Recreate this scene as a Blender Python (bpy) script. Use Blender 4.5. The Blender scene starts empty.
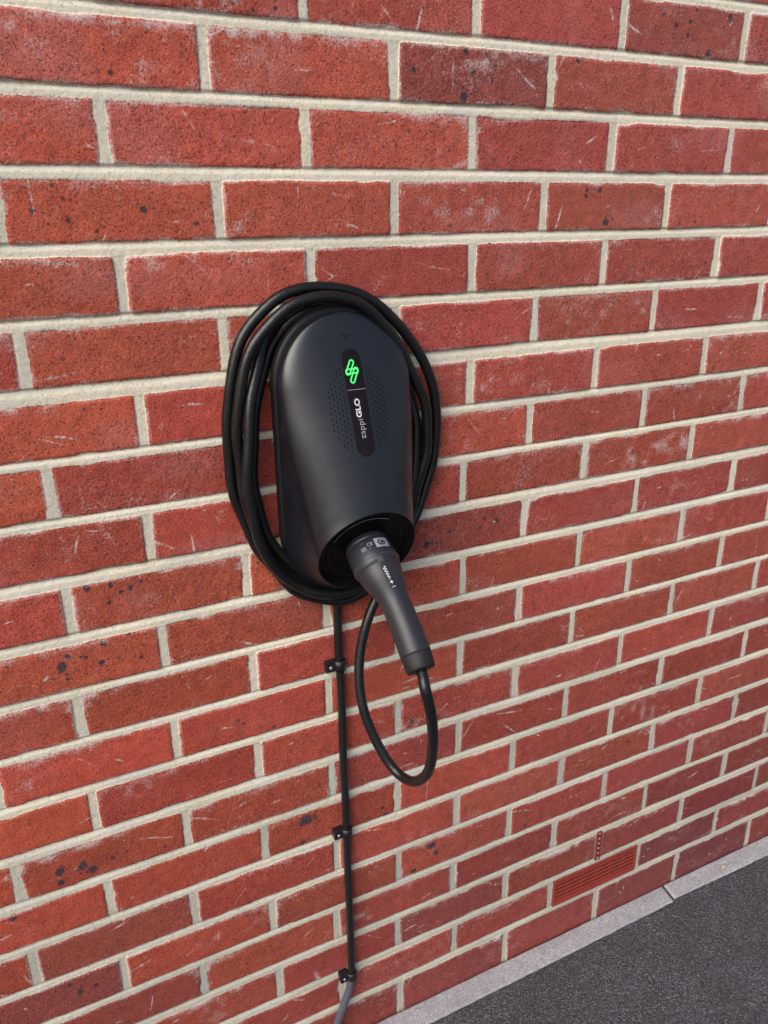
# Wall-mounted EV charger on a red brick wall
import bpy, bmesh, math, random
import numpy as np
from mathutils import Vector, Matrix
from mathutils.bvhtree import BVHTree
random.seed(7)
rng = np.random.default_rng(11)
scene = bpy.context.scene
col = scene.collection
R = math.radians
CX = 0.137            # centre line of the charger
CABLE_PATH = [
(0.1416,-0.2320,0.8603),(0.1499,-0.2350,0.8203),(0.1620,-0.2200,0.7597),(0.1724,-0.1900,0.6930),(0.1705,-0.1550,0.6517),
(0.1607,-0.1200,0.6468),(0.1451,-0.0950,0.6811),(0.1337,-0.0750,0.7274),(0.1339,-0.0600,0.7711),(0.1417,-0.0500,0.8118),
(0.1557,-0.0450,0.8532),(0.1733,-0.0400,0.8825),(0.1906,-0.0340,0.9146),(0.2158,-0.0280,0.9482),(0.2444,-0.0220,0.9860),
(0.2627,-0.0200,1.0313),(0.2728,-0.0200,1.0662),(0.2757,-0.0200,1.1308),(0.2658,-0.0200,1.1795),(0.2370,-0.0200,1.2276),
(0.1968,-0.0200,1.2703),(0.1539,-0.0200,1.2948),(0.1129,-0.0200,1.3004),(0.0588,-0.0200,1.2899),(0.0184,-0.0200,1.2558),
(-0.0021,-0.0200,1.2121),(-0.0086,-0.0180,1.1706),(-0.0121,-0.0140,1.1054),(-0.0072,-0.0120,1.0493),(0.0060,-0.0120,0.9993),
(0.0270,-0.0120,0.9555),(0.0579,-0.0130,0.9125),(0.0977,-0.0140,0.8855),(0.1350,-0.0160,0.8760),(0.1689,-0.0200,0.8856),
(0.1955,-0.0240,0.9078),(0.2158,-0.0280,0.9482),(0.2295,-0.0320,0.9921),(0.2438,-0.0340,1.0443),(0.2536,-0.0340,1.0923),
(0.2507,-0.0340,1.1421),(0.2296,-0.0340,1.1943),(0.2039,-0.0340,1.2382),(0.1712,-0.0340,1.2720),(0.1409,-0.0340,1.2866),
(0.1100,-0.0340,1.2917),(0.0619,-0.0340,1.2796),(0.0295,-0.0340,1.2487),(0.0080,-0.0330,1.2063),(-0.0022,-0.0300,1.1566),
(-0.0040,-0.0270,1.1039),(0.0016,-0.0250,1.0519),(0.0128,-0.0250,1.0027),(0.0325,-0.0260,0.9614),(0.0616,-0.0280,0.9255),
(0.0965,-0.0280,0.9042),(0.1318,-0.0280,0.8945),(0.1645,-0.0300,0.9033),(0.1908,-0.0340,0.9299),(0.2102,-0.0360,0.9674),
(0.2242,-0.0360,1.0163),(0.2355,-0.0320,1.0564),(0.2417,-0.0260,1.0962),(0.2402,-0.0200,1.1404),(0.2289,-0.0130,1.1897),
(0.2036,-0.0090,1.2364),(0.1605,-0.0075,1.2785),(0.1208,-0.0075,1.2914),(0.0734,-0.0085,1.2776),(0.0459,-0.0140,1.2485),
(0.0248,-0.0270,1.2108),(0.0114,-0.0380,1.1664),(0.0030,-0.0420,1.1107),(0.0035,-0.0420,1.0570),(0.0094,-0.0400,1.0048),
(0.0275,-0.0360,0.9580),(0.0552,-0.0340,0.9266),(0.0861,-0.0400,0.9089),(0.1243,-0.0420,0.8995),(0.1589,-0.0420,0.9067),
(0.1868,-0.0420,0.9279),(0.2097,-0.0400,0.9615),(0.2359,-0.0200,1.0018),(0.2531,-0.0085,1.0398),(0.2565,-0.0075,1.0897),
(0.2485,-0.0075,1.1396),(0.2274,-0.0075,1.1889),(0.1985,-0.0075,1.2277),(0.1573,-0.0075,1.2629),(0.1201,-0.0075,1.2736),
(0.0819,-0.0075,1.2641),(0.0535,-0.0075,1.2352),(0.0335,-0.0090,1.1888),(0.0225,-0.0130,1.1411),(0.0163,-0.0180,1.0856),
(0.0178,-0.0200,1.0328),(0.0289,-0.0220,0.9902),(0.0430,-0.0240,0.9655),(0.0647,-0.0260,0.9430),(0.0931,-0.0280,0.9259),
(0.1226,-0.0300,0.9157),(0.1407,-0.0300,0.9238),]
SPOTS=[(-0.190,1.389,0.0043),(-0.168,1.413,0.0028),(-0.159,1.400,0.0029),(-0.177,1.376,0.0024),(-0.157,1.379,0.0039),(-0.130,1.368,0.0030),(-0.079,1.389,0.0052),(-0.023,1.374,0.0038),(-0.081,1.416,0.0020),(-0.097,1.518,0.0033),(-0.101,1.538,0.0018),(-0.077,1.508,0.0019),(-0.015,1.584,0.0029),(0.035,1.590,0.0030),(0.057,1.585,0.0030),(0.082,1.589,0.0031),(0.655,1.617,0.0044),(0.680,1.623,0.0045),(0.754,1.634,0.0062),(0.690,1.638,0.0030),(0.678,1.607,0.0045),(0.720,1.587,0.0070),(0.631,1.628,0.0029),(0.250,1.540,0.0048),(0.322,1.564,0.0049),(0.333,1.543,0.0050),(0.320,1.515,0.0076),(0.360,1.536,0.0039),(0.365,1.551,0.0038),(0.492,1.565,0.0041),(0.523,1.409,0.0038),(0.546,1.410,0.0046),(0.522,1.402,0.0038),(0.561,1.367,0.0071),(0.512,1.358,0.0046),(0.537,1.357,0.0031),(0.263,1.357,0.0026),(0.306,1.367,0.0027),(-0.169,1.180,0.0022),(-0.151,1.178,0.0022),(-0.195,1.169,0.0022),(-0.196,0.963,0.0060),(-0.168,0.961,0.0049),(-0.146,0.952,0.0050),(-0.157,0.949,0.0037),(-0.132,0.957,0.0038),(-0.121,0.964,0.0025),(-0.173,0.938,0.0037),(-0.051,0.966,0.0026),(-0.187,0.885,0.0063),(-0.230,0.877,0.0049),(-0.209,0.871,0.0038),(-0.192,0.859,0.0058),(-0.238,0.865,0.0087),(-0.234,0.847,0.0038),(-0.215,0.873,0.0031),(-0.170,0.859,0.0026),(-0.144,0.853,0.0040),(-0.156,0.890,0.0039),(-0.297,0.882,0.0024),(-0.285,0.561,0.0084),(-0.286,0.542,0.0071),(-0.256,0.558,0.0086),(-0.244,0.547,0.0087),(-0.217,0.555,0.0044),(-0.351,0.510,0.0055),(0.066,0.504,0.0124),(0.058,0.463,0.0054),(-0.147,0.544,0.0031),(0.275,0.926,0.0082),(0.262,0.905,0.0033),(0.284,0.892,0.0034),(0.251,0.624,0.0065),(0.061,0.500,0.0088),(0.289,0.357,0.0105),(0.299,0.337,0.0075),(0.255,0.316,0.0063),(-0.301,0.360,0.0046),(-0.290,0.340,0.0062),(-0.268,0.341,0.0047),(0.397,0.941,0.0052),(0.375,0.949,0.0034),(0.348,0.952,0.0034),(0.314,0.939,0.0042),(0.367,0.936,0.0034),(0.292,0.926,0.0033),(0.489,0.319,0.0047),(0.197,0.475,0.0058),(0.201,0.459,0.0058),]

# ------------------------------------------------------------------ helpers
def put(name, me, mat=None, parent=None, smooth=True):
    if mat: me.materials.append(mat)
    if smooth:
        me.polygons.foreach_set('use_smooth', [True] * len(me.polygons))
    o = bpy.data.objects.new(name, me)
    col.objects.link(o)
    if parent:
        o.parent = parent
        o.matrix_parent_inverse = Matrix.Translation(-world_loc(parent))
    return o

def world_loc(o):
    l = Vector(o.location)
    if o.parent: l = l + world_loc(o.parent) + o.matrix_parent_inverse.translation
    return l

def empty(name, loc, label, cat, group=None):
    o = bpy.data.objects.new(name, None)
    o.empty_display_size = 0.02
    o.location = loc
    col.objects.link(o)
    tag(o, label, cat, group)
    return o

def tag(o, label=None, cat=None, group=None, kind=None):
    if label: o['label'] = label
    if cat: o['category'] = cat
    if group: o['group'] = group
    if kind: o['kind'] = kind
    return o

def mesh_from(verts, faces):
    me = bpy.data.meshes.new('m')
    me.from_pydata([tuple(v) for v in verts], [], faces)
    me.validate(); me.update()
    return me

def bm_mesh(bm):
    bmesh.ops.recalc_face_normals(bm, faces=bm.faces)
    me = bpy.data.meshes.new('m')
    bm.to_mesh(me); bm.free()
    return me

def grid_mesh(P):
    """P: (nz, nx, 3) array of positions -> quad sheet whose normal faces -y / +z"""
    nz, nx, _ = P.shape
    me = bpy.data.meshes.new('m')
    idx = np.arange(nz * nx, dtype=np.int32).reshape(nz, nx)
    q = np.stack([idx[:-1, :-1], idx[:-1, 1:], idx[1:, 1:], idx[1:, :-1]], -1).reshape(-1, 4)
    me.vertices.add(nz * nx)
    me.vertices.foreach_set('co', P.reshape(-1).astype(np.float32))
    me.loops.add(q.size)
    me.loops.foreach_set('vertex_index', q.reshape(-1))
    me.polygons.add(len(q))
    me.polygons.foreach_set('loop_start', np.arange(0, q.size, 4, dtype=np.int32))
    me.update(calc_edges=True)
    return me

def vnoise(X, Z, scale, seed, ax=1.0):
    """smooth value noise in [-1,1] on the separable grid X (nx) by Z (nz); scale in metres"""
    r = np.random.default_rng(seed)
    u = (X - X.min()) / (scale * ax); v = (Z - Z.min()) / scale
    L = r.uniform(-1, 1, (int(v.max()) + 3, int(u.max()) + 3))
    i = np.floor(u).astype(int); f = u - i; f = f * f * (3 - 2 * f)
    j = np.floor(v).astype(int); g = v - j; g = g * g * (3 - 2 * g)
    A = L[j] * (1 - g)[:, None] + L[j + 1] * g[:, None]
    return A[:, i] * (1 - f) + A[:, i + 1] * f

def sstep(a, b, x):
    t = np.clip((x - a) / (b - a), 0, 1)
    return t * t * (3 - 2 * t)

def catmull(pts, step=0.004):
    P = [Vector(p) for p in pts]
    P = [P[0] * 2 - P[1]] + P + [P[-1] * 2 - P[-2]]
    out = []
    for i in range(1, len(P) - 2):
        a, b, c, d = P[i - 1], P[i], P[i + 1], P[i + 2]
        n = max(2, int((c - b).length / step))
        for k in range(n):
            t = k / n
            out.append(0.5 * ((2 * b) + (c - a) * t + (2 * a - 5 * b + 4 * c - d) * t * t + (3 * b - a - 3 * c + d) * t ** 3))
    out.append(P[-2])
    return out

def smooth_path(p, it):
    for _ in range(it):
        q = list(p)
        for i in range(1, len(p) - 1):
            q[i] = (p[i - 1] + p[i] * 2 + p[i + 1]) / 4
        p = q
    return p

def tube_mesh(path, rad, n=20, sx=None, cap=True, up=Vector((1, 0, 0))):
    """sweep a round (or elliptical) section along a path; rad: number or list; sx: width factor"""
    V, F = [], []
    T = []
    for i in range(len(path)):
        a = path[max(i - 1, 0)]; b = path[min(i + 1, len(path) - 1)]
        T.append((b - a).normalized())
    nrm = up - T[0] * up.dot(T[0]); nrm.normalize()
    for i, p in enumerate(path):
        nrm = nrm - T[i] * nrm.dot(T[i]); nrm.normalize()
        bn = T[i].cross(nrm)
        r = rad[i] if hasattr(rad, '__len__') else rad
        w = sx[i] if sx is not None else 1.0
        for k in range(n):
            a = 2 * math.pi * k / n
            V.append(p + nrm * (math.cos(a) * r * w) + bn * (math.sin(a) * r))
    for i in range(len(path) - 1):
        for k in range(n):
            k2 = (k + 1) % n
            F.append((i * n + k, i * n + k2, (i + 1) * n + k2, (i + 1) * n + k))
    if cap:
        F.append(tuple(range(n))[::-1]); F.append(tuple((len(path) - 1) * n + k for k in range(n)))
    me = mesh_from(V, F)
    bm = bmesh.new(); bm.from_mesh(me); bmesh.ops.recalc_face_normals(bm, faces=bm.faces)
    bm.to_mesh(me); bm.free()
    return me

def box_bm(bm, x0, x1, y0, y1, z0, z1, bev=0.0, seg=2):
    r = bmesh.ops.create_cube(bm, size=1.0)
    vs = r['verts']
    for v in vs:
        v.co = Vector((x0 + (v.co.x + .5) * (x1 - x0), y0 + (v.co.y + .5) * (y1 - y0), z0 + (v.co.z + .5) * (z1 - z0)))
    if bev:
        es = list({e for v in vs for e in v.link_edges})
        bmesh.ops.bevel(bm, geom=es, offset=bev, segments=seg, profile=.6, affect='EDGES')

def bvh_of(*meshes):
    V, F = [], []
    for me in meshes:
        o = len(V)
        V += [v.co.copy() for v in me.vertices]
        F += [tuple(o + i for i in p.vertices) for p in me.polygons]
    return BVHTree.FromPolygons(V, F)

def conform(bm, bvh, frame, off, back=0.3):
    """drop flat artwork (x,y of bm) onto a surface; frame = (origin, axis a, axis b, ray direction)"""
    O, A, B, D = frame
    for v in bm.verts:
        s = O + A * v.co.x + B * v.co.y
        h = bvh.ray_cast(s - D * back, D, 1.0)
        v.co = (h[0] - D * (off - v.co.z)) if h[0] is not None else s
    return bm

def flat_poly(bm, pts, z=0.0):
    vs = [bm.verts.new((p[0], p[1], z)) for p in pts]
    return bm.faces.new(vs)

def refine(bm, maxlen):
    for _ in range(5):
        bmesh.ops.triangulate(bm, faces=bm.faces)
        es = [e for e in bm.edges if e.calc_length() > maxlen]
        if not es: break
        bmesh.ops.subdivide_edges(bm, edges=es, cuts=1)
    bmesh.ops.triangulate(bm, faces=bm.faces)

def stadium(w, h, n=16):
    """vertical stadium outline, half width w, half height h"""
    out = []
    for k in range(n + 1):
        a = math.pi * k / n
        out.append((w * math.cos(a), h - w + w * math.sin(a)))
    for k in range(n + 1):
        a = math.pi + math.pi * k / n
        out.append((w * math.cos(a), -h + w + w * math.sin(a)))
    return out

def stroke_bm(bm, pts, w, closed=False, z=0.0):
    """flat ribbon of width w along 2D points"""
    P = [Vector((p[0], p[1])) for p in pts]
    n = len(P); L = []
    for i in range(n):
        a = P[(i - 1) % n] if (closed or i > 0) else P[i]
        b = P[(i + 1) % n] if (closed or i < n - 1) else P[i]
        t = (b - a).normalized(); nn = Vector((-t.y, t.x))
        L.append((bm.verts.new((*(P[i] + nn * w / 2), z)), bm.verts.new((*(P[i] - nn * w / 2), z))))
    for i in range(n if closed else n - 1):
        a, b = L[i], L[(i + 1) % n]
        bm.faces.new((a[0], a[1], b[1], b[0]))

def rounded(pts, r, n=6):
    out = []
    N = len(pts)
    for i in range(N):
        p = Vector(pts[i]); a = Vector(pts[i - 1]); b = Vector(pts[(i + 1) % N])
        u = (a - p); v = (b - p)
        ru = min(r, u.length * .45); rv = min(r, v.length * .45)
        s = p + u.normalized() * ru; e = p + v.normalized() * rv
        for k in range(n + 1):
            t = k / n
            out.append(tuple(s * (1 - t) ** 2 + p * 2 * t * (1 - t) + e * t * t))
    return out

def text_bm(s, size, bold=0.0, spacing=1.0, sx=1.0):
    cu = bpy.data.curves.new('t', 'FONT')
    cu.body = s; cu.size = size; cu.offset = bold; cu.space_character = spacing
    cu.align_x = 'LEFT'; cu.align_y = 'CENTER'; cu.resolution_u = 4
    ob = bpy.data.objects.new('t', cu); col.objects.link(ob)
    bpy.context.view_layer.update()
    me = bpy.data.meshes.new_from_object(ob.evaluated_get(bpy.context.evaluated_depsgraph_get()))
    bpy.data.objects.remove(ob); bpy.data.curves.remove(cu)
    bm = bmesh.new(); bm.from_mesh(me); bpy.data.meshes.remove(me)
    for v in bm.verts: v.co.x *= sx
    return bm

# ------------------------------------------------------------------ materials
def mat(name):
    m = bpy.data.materials.new(name); m.use_nodes = True
    nt = m.node_tree; b = nt.nodes['Principled BSDF']
    return m, nt, b

def N(nt, t, **kw):
    n = nt.nodes.new(t)
    for k, v in kw.items():
        if k.startswith('i_'): n.inputs[k[2:].replace('_', ' ')].default_value = v
        else: setattr(n, k, v)
    return n

def noise(nt, vec, scale, detail=3, rough=.6, dist=0.0):
    n = N(nt, 'ShaderNodeTexNoise'); n.inputs['Scale'].default_value = scale
    n.inputs['Detail'].default_value = detail; n.inputs['Roughness'].default_value = rough
    n.inputs['Distortion'].default_value = dist
    nt.links.new(vec, n.inputs['Vector']); return n.outputs['Fac']

def ramp(nt, fac, a, b, ca=0.0, cb=1.0):
    n = N(nt, 'ShaderNodeMapRange'); n.inputs['From Min'].default_value = a; n.inputs['From Max'].default_value = b
    n.inputs['To Min'].default_value = ca; n.inputs['To Max'].default_value = cb
    nt.links.new(fac, n.inputs['Value']); return n.outputs['Result']

def math_(nt, op, a, b):
    n = N(nt, 'ShaderNodeMath', operation=op)
    for i, v in enumerate((a, b)):
        if isinstance(v, (int, float)): n.inputs[i].default_value = v
        else: nt.links.new(v, n.inputs[i])
    return n.outputs[0]

def mix(nt, f, a, b, mode='MIX'):
    n = N(nt, 'ShaderNodeMix', data_type='RGBA', blend_type=mode)
    for i, v in ((0, f), (6, a), (7, b)):
        if isinstance(v, (int, float)): n.inputs[i].default_value = v
        elif isinstance(v, tuple): n.inputs[i].default_value = (*v, 1)
        else: nt.links.new(v, n.inputs[i])
    return n.outputs[2]

def coords(nt):
    return N(nt, 'ShaderNodeTexCoord').outputs['Object']

def bump(nt, b, h, dist, strength=1.0):
    n = N(nt, 'ShaderNodeBump'); n.inputs['Distance'].default_value = dist; n.inputs['Strength'].default_value = strength
    nt.links.new(h, n.inputs['Height']); nt.links.new(n.outputs[0], b.inputs['Normal']); return n

def plastic(name, base, rough, var=.25, bscale=900, bdist=.00012, spec=.5, dust=0.0):
    m, nt, b = mat(name); c = coords(nt)
    n1 = noise(nt, c, 35, 4); n2 = noise(nt, c, bscale, 2)
    lo = tuple(v * (1 - var) for v in base); hi = tuple(v * (1 + var) for v in base)
    cc = mix(nt, n1, lo, hi)
    if dust:
        d = ramp(nt, noise(nt, c, 420, 3, .7), .66, .78, 0, dust)
        cc = mix(nt, d, cc, (.25, .24, .23))
    nt.links.new(cc, b.inputs['Base Color'])
    nt.links.new(ramp(nt, noise(nt, c, 60, 4), .3, .7, rough * .88, rough * 1.12), b.inputs['Roughness'])
    b.inputs['Specular IOR Level'].default_value = spec
    bump(nt, b, n2, bdist)
    return m

M = {}
M['housing'] = plastic('housing_black', (.012, .011, .012), .42, spec=.4)
M['cover'] = plastic('cover_satin', (.0085, .0086, .0125), .34, var=.15, bscale=1500, bdist=.00007, spec=.72, dust=.02)
M['gloss'] = plastic('gloss_black', (.004, .004, .004), .16, bscale=50, bdist=.00001, spec=.35)
M['recess'] = plastic('recess_black', (.003, .003, .003), .45, bdist=.00002, spec=.15)
M['glass'] = plastic('panel_glass', (.009, .004, .0045), .14, bscale=30, bdist=.00001, spec=.35)
M['rubber'] = plastic('cable_rubber', (.006, .006, .0065), .36, var=.5, bscale=260, bdist=.0004, spec=.5, dust=.35)
M['supply'] = plastic('supply_sheath', (.010, .010, .011), .34, bscale=500, bdist=.0002, spec=.5, dust=.15)
M['clip'] = plastic('clip_plastic', (.011, .010, .012), .40)
M['grip'] = plastic('connector_plastic', (.022, .0225, .028), .42, var=.1, bscale=1300, bdist=.0001)
M['rimgrey'] = plastic('rim_plastic', (.055, .057, .068), .38)
M['boot'] = plastic('boot_rubber', (.011, .011, .012), .6)
M['perf'] = plastic('perforation', (.004, .004, .006), .8, spec=.12)
M['emboss'] = plastic('emblem_dark', (.008, .007, .008), .4, spec=.3)
M['sleeve'] = plastic('sleeve_grey', (.085, .085, .11), .27, bscale=200, bdist=.0003, spec=.7, dust=.3)
M['print'] = plastic('print_white', (.62, .61, .64), .5, bdist=.00001)
M['printdim'] = plastic('print_grey', (.33, .31, .33), .5, bdist=.00001)
M['printfaint'] = plastic('print_faint', (.10, .105, .13), .5, bdist=.00001)
M['bronze'] = plastic('recess_icon', (.05, .038, .03), .5, bdist=.00001)
M['sticker'] = plastic('sticker_grey', (.27, .28, .34), .5, bdist=.00001)
M['screw'] = plastic('screw_zinc', (.45, .46, .50), .35); M['screw'].node_tree.nodes['Principled BSDF'].inputs['Metallic'].default_value = .9
M['silver'] = plastic('silver_line', (.30, .28, .27), .35)
M['pebble'] = plastic('pebble_tan', (.42, .34, .25), .8, bscale=400, bdist=.001)
M['dots'] = plastic('mortar_dots', (.42, .27, .25), .9)
M['terracotta'] = plastic('terracotta_plastic', (.29, .040, .028), .50, var=.2, bscale=300, bdist=.0002, dust=.5)
M['vent'] = plastic('weep_red', (.20, .022, .018), .55)
M['ventshade'] = plastic('vent_gap_shade', (.02, .003, .003), .8)

def emission(name, colr, s):
    m, nt, b = mat(name)
    b.inputs['Base Color'].default_value = (*colr, 1)
    b.inputs['Emission Color'].default_value = (*colr, 1); b.inputs['Emission Strength'].default_value = s
    return m
M['led'] = emission('led_green', (.10, .95, .22), .95)
M['ledglow'] = emission('led_backlight', (.0, .16, .012), .35)

# brickwork: colours come from per-vertex attributes plus fine procedural grain
def brick_material():
    m, nt, b = mat('brickwork'); c = coords(nt); L = nt.links
    at = lambda n: N(nt, 'ShaderNodeAttribute', attribute_name=n)
    sd = at('sd').outputs['Fac']; tint = at('tint').outputs['Color']
    sp = N(nt, 'ShaderNodeSeparateColor'); L.new(at('mk').outputs['Color'], sp.inputs[0])
    wht, drk, mor = sp.outputs[0], sp.outputs[1], sp.outputs[2]
    g1 = noise(nt, c, 720, 3, .75); g2 = noise(nt, c, 340, 4, .7); g3 = noise(nt, c, 60, 4, .6)
    # brick
    bc = mix(nt, 1.0, tint, mix(nt, ramp(nt, g1, .3, .7), (.62, .54, .54), (1.40, 1.50, 1.52)), 'MULTIPLY')
    bc = mix(nt, 1.0, bc, mix(nt, ramp(nt, g3, .3, .7), (.84, .82, .82), (1.16, 1.16, 1.16)), 'MULTIPLY')
    pits = ramp(nt, g2, .33, .41, 1, 0)
    bc = mix(nt, math_(nt, 'MULTIPLY', pits, .50), bc, (.075, .016, .016))
    lights = ramp(nt, noise(nt, c, 500, 3, .6), .58, .70)
    bc = mix(nt, math_(nt, 'MULTIPLY', lights, .46), bc, (.66, .27, .24))
    dk = ramp(nt, math_(nt, 'ADD', drk, math_(nt, 'MULTIPLY', math_(nt, 'SUBTRACT', g2, .5), .9)), .30, .75)
    bc = mix(nt, math_(nt, 'MULTIPLY', dk, .88), bc, (.034, .036, .052))
    wn = math_(nt, 'ADD', wht, math_(nt, 'MULTIPLY', math_(nt, 'SUBTRACT', noise(nt, c, 380, 4, .8), .5), 2.3))
    wk = ramp(nt, wn, .22, .90)
    bc = mix(nt, math_(nt, 'MULTIPLY', wk, .80), bc, (.72, .60, .57))
    # mortar
    mg = noise(nt, c, 330, 4, .7)
    mc = mix(nt, ramp(nt, mg, .3, .7), (.66, .575, .42), (.88, .80, .62))
    mc = mix(nt, ramp(nt, noise(nt, c, 14, 3), .35, .7), mc, (.74, .68, .58))
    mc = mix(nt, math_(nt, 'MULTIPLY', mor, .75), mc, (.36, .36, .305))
    mc = mix(nt, ramp(nt, noise(nt, c, 380, 3), .64, .72, 0, .5), mc, (.16, .13, .10))
    # fine ragged edge
    e = math_(nt, 'ADD', sd, math_(nt, 'MULTIPLY', math_(nt, 'SUBTRACT', noise(nt, c, 420, 4, .75), .5), .0040))
    msk = ramp(nt, e, -.0001, .0003)
    L.new(mix(nt, msk, mc, bc), b.inputs['Base Color'])
    b.inputs['Roughness'].default_value = .88; b.inputs['Specular IOR Level'].default_value = .22
    h = math_(nt, 'ADD', math_(nt, 'MULTIPLY', g1, .5), math_(nt, 'MULTIPLY', g2, .8))
    h = math_(nt, 'ADD', h, math_(nt, 'MULTIPLY', pits, -.5))
    h = math_(nt, 'MULTIPLY', h, ramp(nt, sd, -.001, .001, .38, 1.0))
    bump(nt, b, h, .0017, 1.0)
    return m
M['brick'] = brick_material()

def kerb_material():
    m, nt, b = mat('kerb_concrete'); c = coords(nt)
    n1 = noise(nt, c, 300, 4, .8); n2 = noise(nt, c, 9, 4); n3 = noise(nt, c, 260, 2)
    cc = mix(nt, ramp(nt, n1, .34, .66), (.20, .195, .205), (.66, .64, .67))
    cc = mix(nt, ramp(nt, n2, .35, .7, 0, .5), cc, (.34, .33, .34))
    cc = mix(nt, ramp(nt, n3, .68, .74, 0, .7), cc, (.12, .12, .13))
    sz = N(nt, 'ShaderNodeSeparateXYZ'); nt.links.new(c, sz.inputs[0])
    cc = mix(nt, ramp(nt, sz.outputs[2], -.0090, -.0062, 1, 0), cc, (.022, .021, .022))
    cc = mix(nt, ramp(nt, noise(nt, c, 38, 5, .7), .45, .72, 0, .45), cc, (.22, .215, .21))
    nt.links.new(cc, b.inputs['Base Color']); b.inputs['Roughness'].default_value = .85
    bump(nt, b, n1, .0025)
    return m
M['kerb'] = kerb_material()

def asphalt_material():
    m, nt, b = mat('asphalt'); c = coords(nt); L = nt.links
    v = N(nt, 'ShaderNodeTexVoronoi'); v.inputs['Scale'].default_value = 430; L.new(c, v.inputs['Vector'])
    s = N(nt, 'ShaderNodeSeparateColor'); L.new(v.outputs['Color'], s.inputs[0])
    n1 = noise(nt, c, 300, 4, .75); n2 = noise(nt, c, 12, 4)
    cc = mix(nt, ramp(nt, s.outputs[0], 0, 1), (.050, .049, .058), (.230, .226, .255))
    cc = mix(nt, ramp(nt, s.outputs[1], .86, .95, 0, .85), cc, (.42, .42, .45))
    cc = mix(nt, ramp(nt, n1, .38, .56, .8, 0), cc, (.018, .018, .022))
    cc = mix(nt, ramp(nt, n2, .3, .7, 0, .35), cc, (.035, .035, .040))
    L.new(cc, b.inputs['Base Color']); b.inputs['Roughness'].default_value = .7
    h = math_(nt, 'ADD', math_(nt, 'MULTIPLY', v.outputs['Distance'], -2.0), n1)
    bump(nt, b, h, .003)
    return m
M['asphalt'] = asphalt_material()

# ------------------------------------------------------------------ brick wall
def axis_points(segs):
    out = []
    for a, b, s0, s1 in segs:
        x = a
        while x < b - 1e-6:
            out.append(x); x += s0 + (s1 - s0) * (x - a) / (b - a)
    out.append(segs[-1][1]); return np.array(out)

Q = 1.0   # grid coarseness multiplier
X = axis_points([(-1.6, -.44, .009, .004), (-.44, .45, .0013 * Q, .0013 * Q), (.45, 1.42, .0013 * Q, .0021 * Q), (1.42, 2.9, .004, .012)])
Z = axis_points([(-.06, 1.70, .0013 * Q, .0013 * Q), (1.70, 2.56, .004, .010)])
XX, ZZ = np.meshgrid(X, Z)
# per-course height corrections, per-joint position corrections (metres)
DZ = {6: -.0035, 7: -.0015, 8: .0010, 9: -.0015, 10: -.0022, 12: .0020, 13: .0024, 15: -.0005, 17: .0015, 18: .0024, 19: .0018, 21: -.002}
DX = {(0, 2.5): .0012, (1, 2): .0019, (1, 3): -.0015, (2, .5): -.0013, (2, 1.5): -.0017, (2, 2.5): -.0014, (3, 0): .0035, (3, 2): .0018, (3, 3): -.001,
      (4, 1.5): .002, (4, 2.5): .0015, (4, 3.5): .0027, (5, 0): -.0028, (5, 2): -.0028, (5, 3): -.004, (6, -.5): .0049, (6, 1.5): .0041, (6, 2.5): .0019, (6, 3.5): .0032,
      (7, -1): .0067, (7, 2): -.0012, (7, 3): -.0027, (7, 4): -.0055, (8, -.5): -.0035, (8, 1.5): -.0033, (8, 2.5): -.003, (9, -1): .0053, (9, 0): .0023, (9, 2): -.0024,
      (10, -.5): -.002, (10, 3.5): .0036, (11, -1): -.0029, (11, 2): -.0039, (11, 3): .0016, (12, -.5): -.0015, (12, 3.5): .003, (13, -1): -.0048, (13, 2): -.0024, (13, 3): .0018,
      (15, -1): -.0048, (15, 0): -.0025, (16, -.5): -.0043, (17, -1): -.0024, (17, 2): .0021, (18, -.5): -.0038, (18, .5): -.0039, (18, 1.5): -.0024, (18, 2.5): -.0029,
      (19, 0): .0032, (19, 4): -.0015, (20, 1.5): .0035, (20, 4.5): .0018, (21, 1): .003, (21, 2): .0084, (21, 3): .0098, (21, 4): .0092, (21, 5): .0100}
KOFF = 15
rowk = np.clip(np.round(21.5 - ZZ / .075).astype(int), -14, 21)        # course number, 0 = top course in the photo
dz = np.zeros(60); 
for k in range(-KOFF, 30): dz[k + KOFF] = DZ.get(k, random.uniform(-.001, .001))
NJ = 24; JX = np.zeros((60, NJ + 2))        # joint x per course
for k in range(-KOFF, 30):
    par = 0.0 if k % 2 else 0.5
    for j in range(NJ + 2):
        u = j - 9 + par
        JX[k + KOFF, j] = u * .225 + DX.get((k, u if par else int(u)), random.uniform(-.0018, .0018))
warp = vnoise(X, Z, .33, 5) * .0010
zc = (21.5 - rowk) * .075 + dz[rowk + KOFF]
dzv = ZZ + warp - zc
dzv = np.where((rowk == 21) & (dzv < 0), np.maximum(dzv, -.024), dzv)
kk = rowk + KOFF
jj = np.zeros_like(rowk)
for j in range(NJ + 1):
    jj = np.where(XX >= JX[kk, j], j, jj)
left = JX[kk, jj]; right = JX[kk, np.minimum(jj + 1, NJ + 1)]
bcx = (left + right) / 2; hx = (right - left) / 2 - .0057; hz = .0312
rr = .003
qx = np.abs(XX - bcx) - (hx - rr); qz = np.abs(dzv) - (hz - rr)
sd = -(np.hypot(np.maximum(qx, 0), np.maximum(qz, 0)) + np.minimum(np.maximum(qx, qz), 0) - rr)
en = vnoise(X, Z, .013, 21) * .0003 + vnoise(X, Z, .0045, 22) * .0003 + vnoise(X, Z, .0022, 23) * .0004
smear = np.maximum(vnoise(X, Z, .022, 24, 1.8) - .50, 0) * .0055 - vnoise(X, Z, .07, 25) * .0004
sd = sd + en - smear
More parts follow.
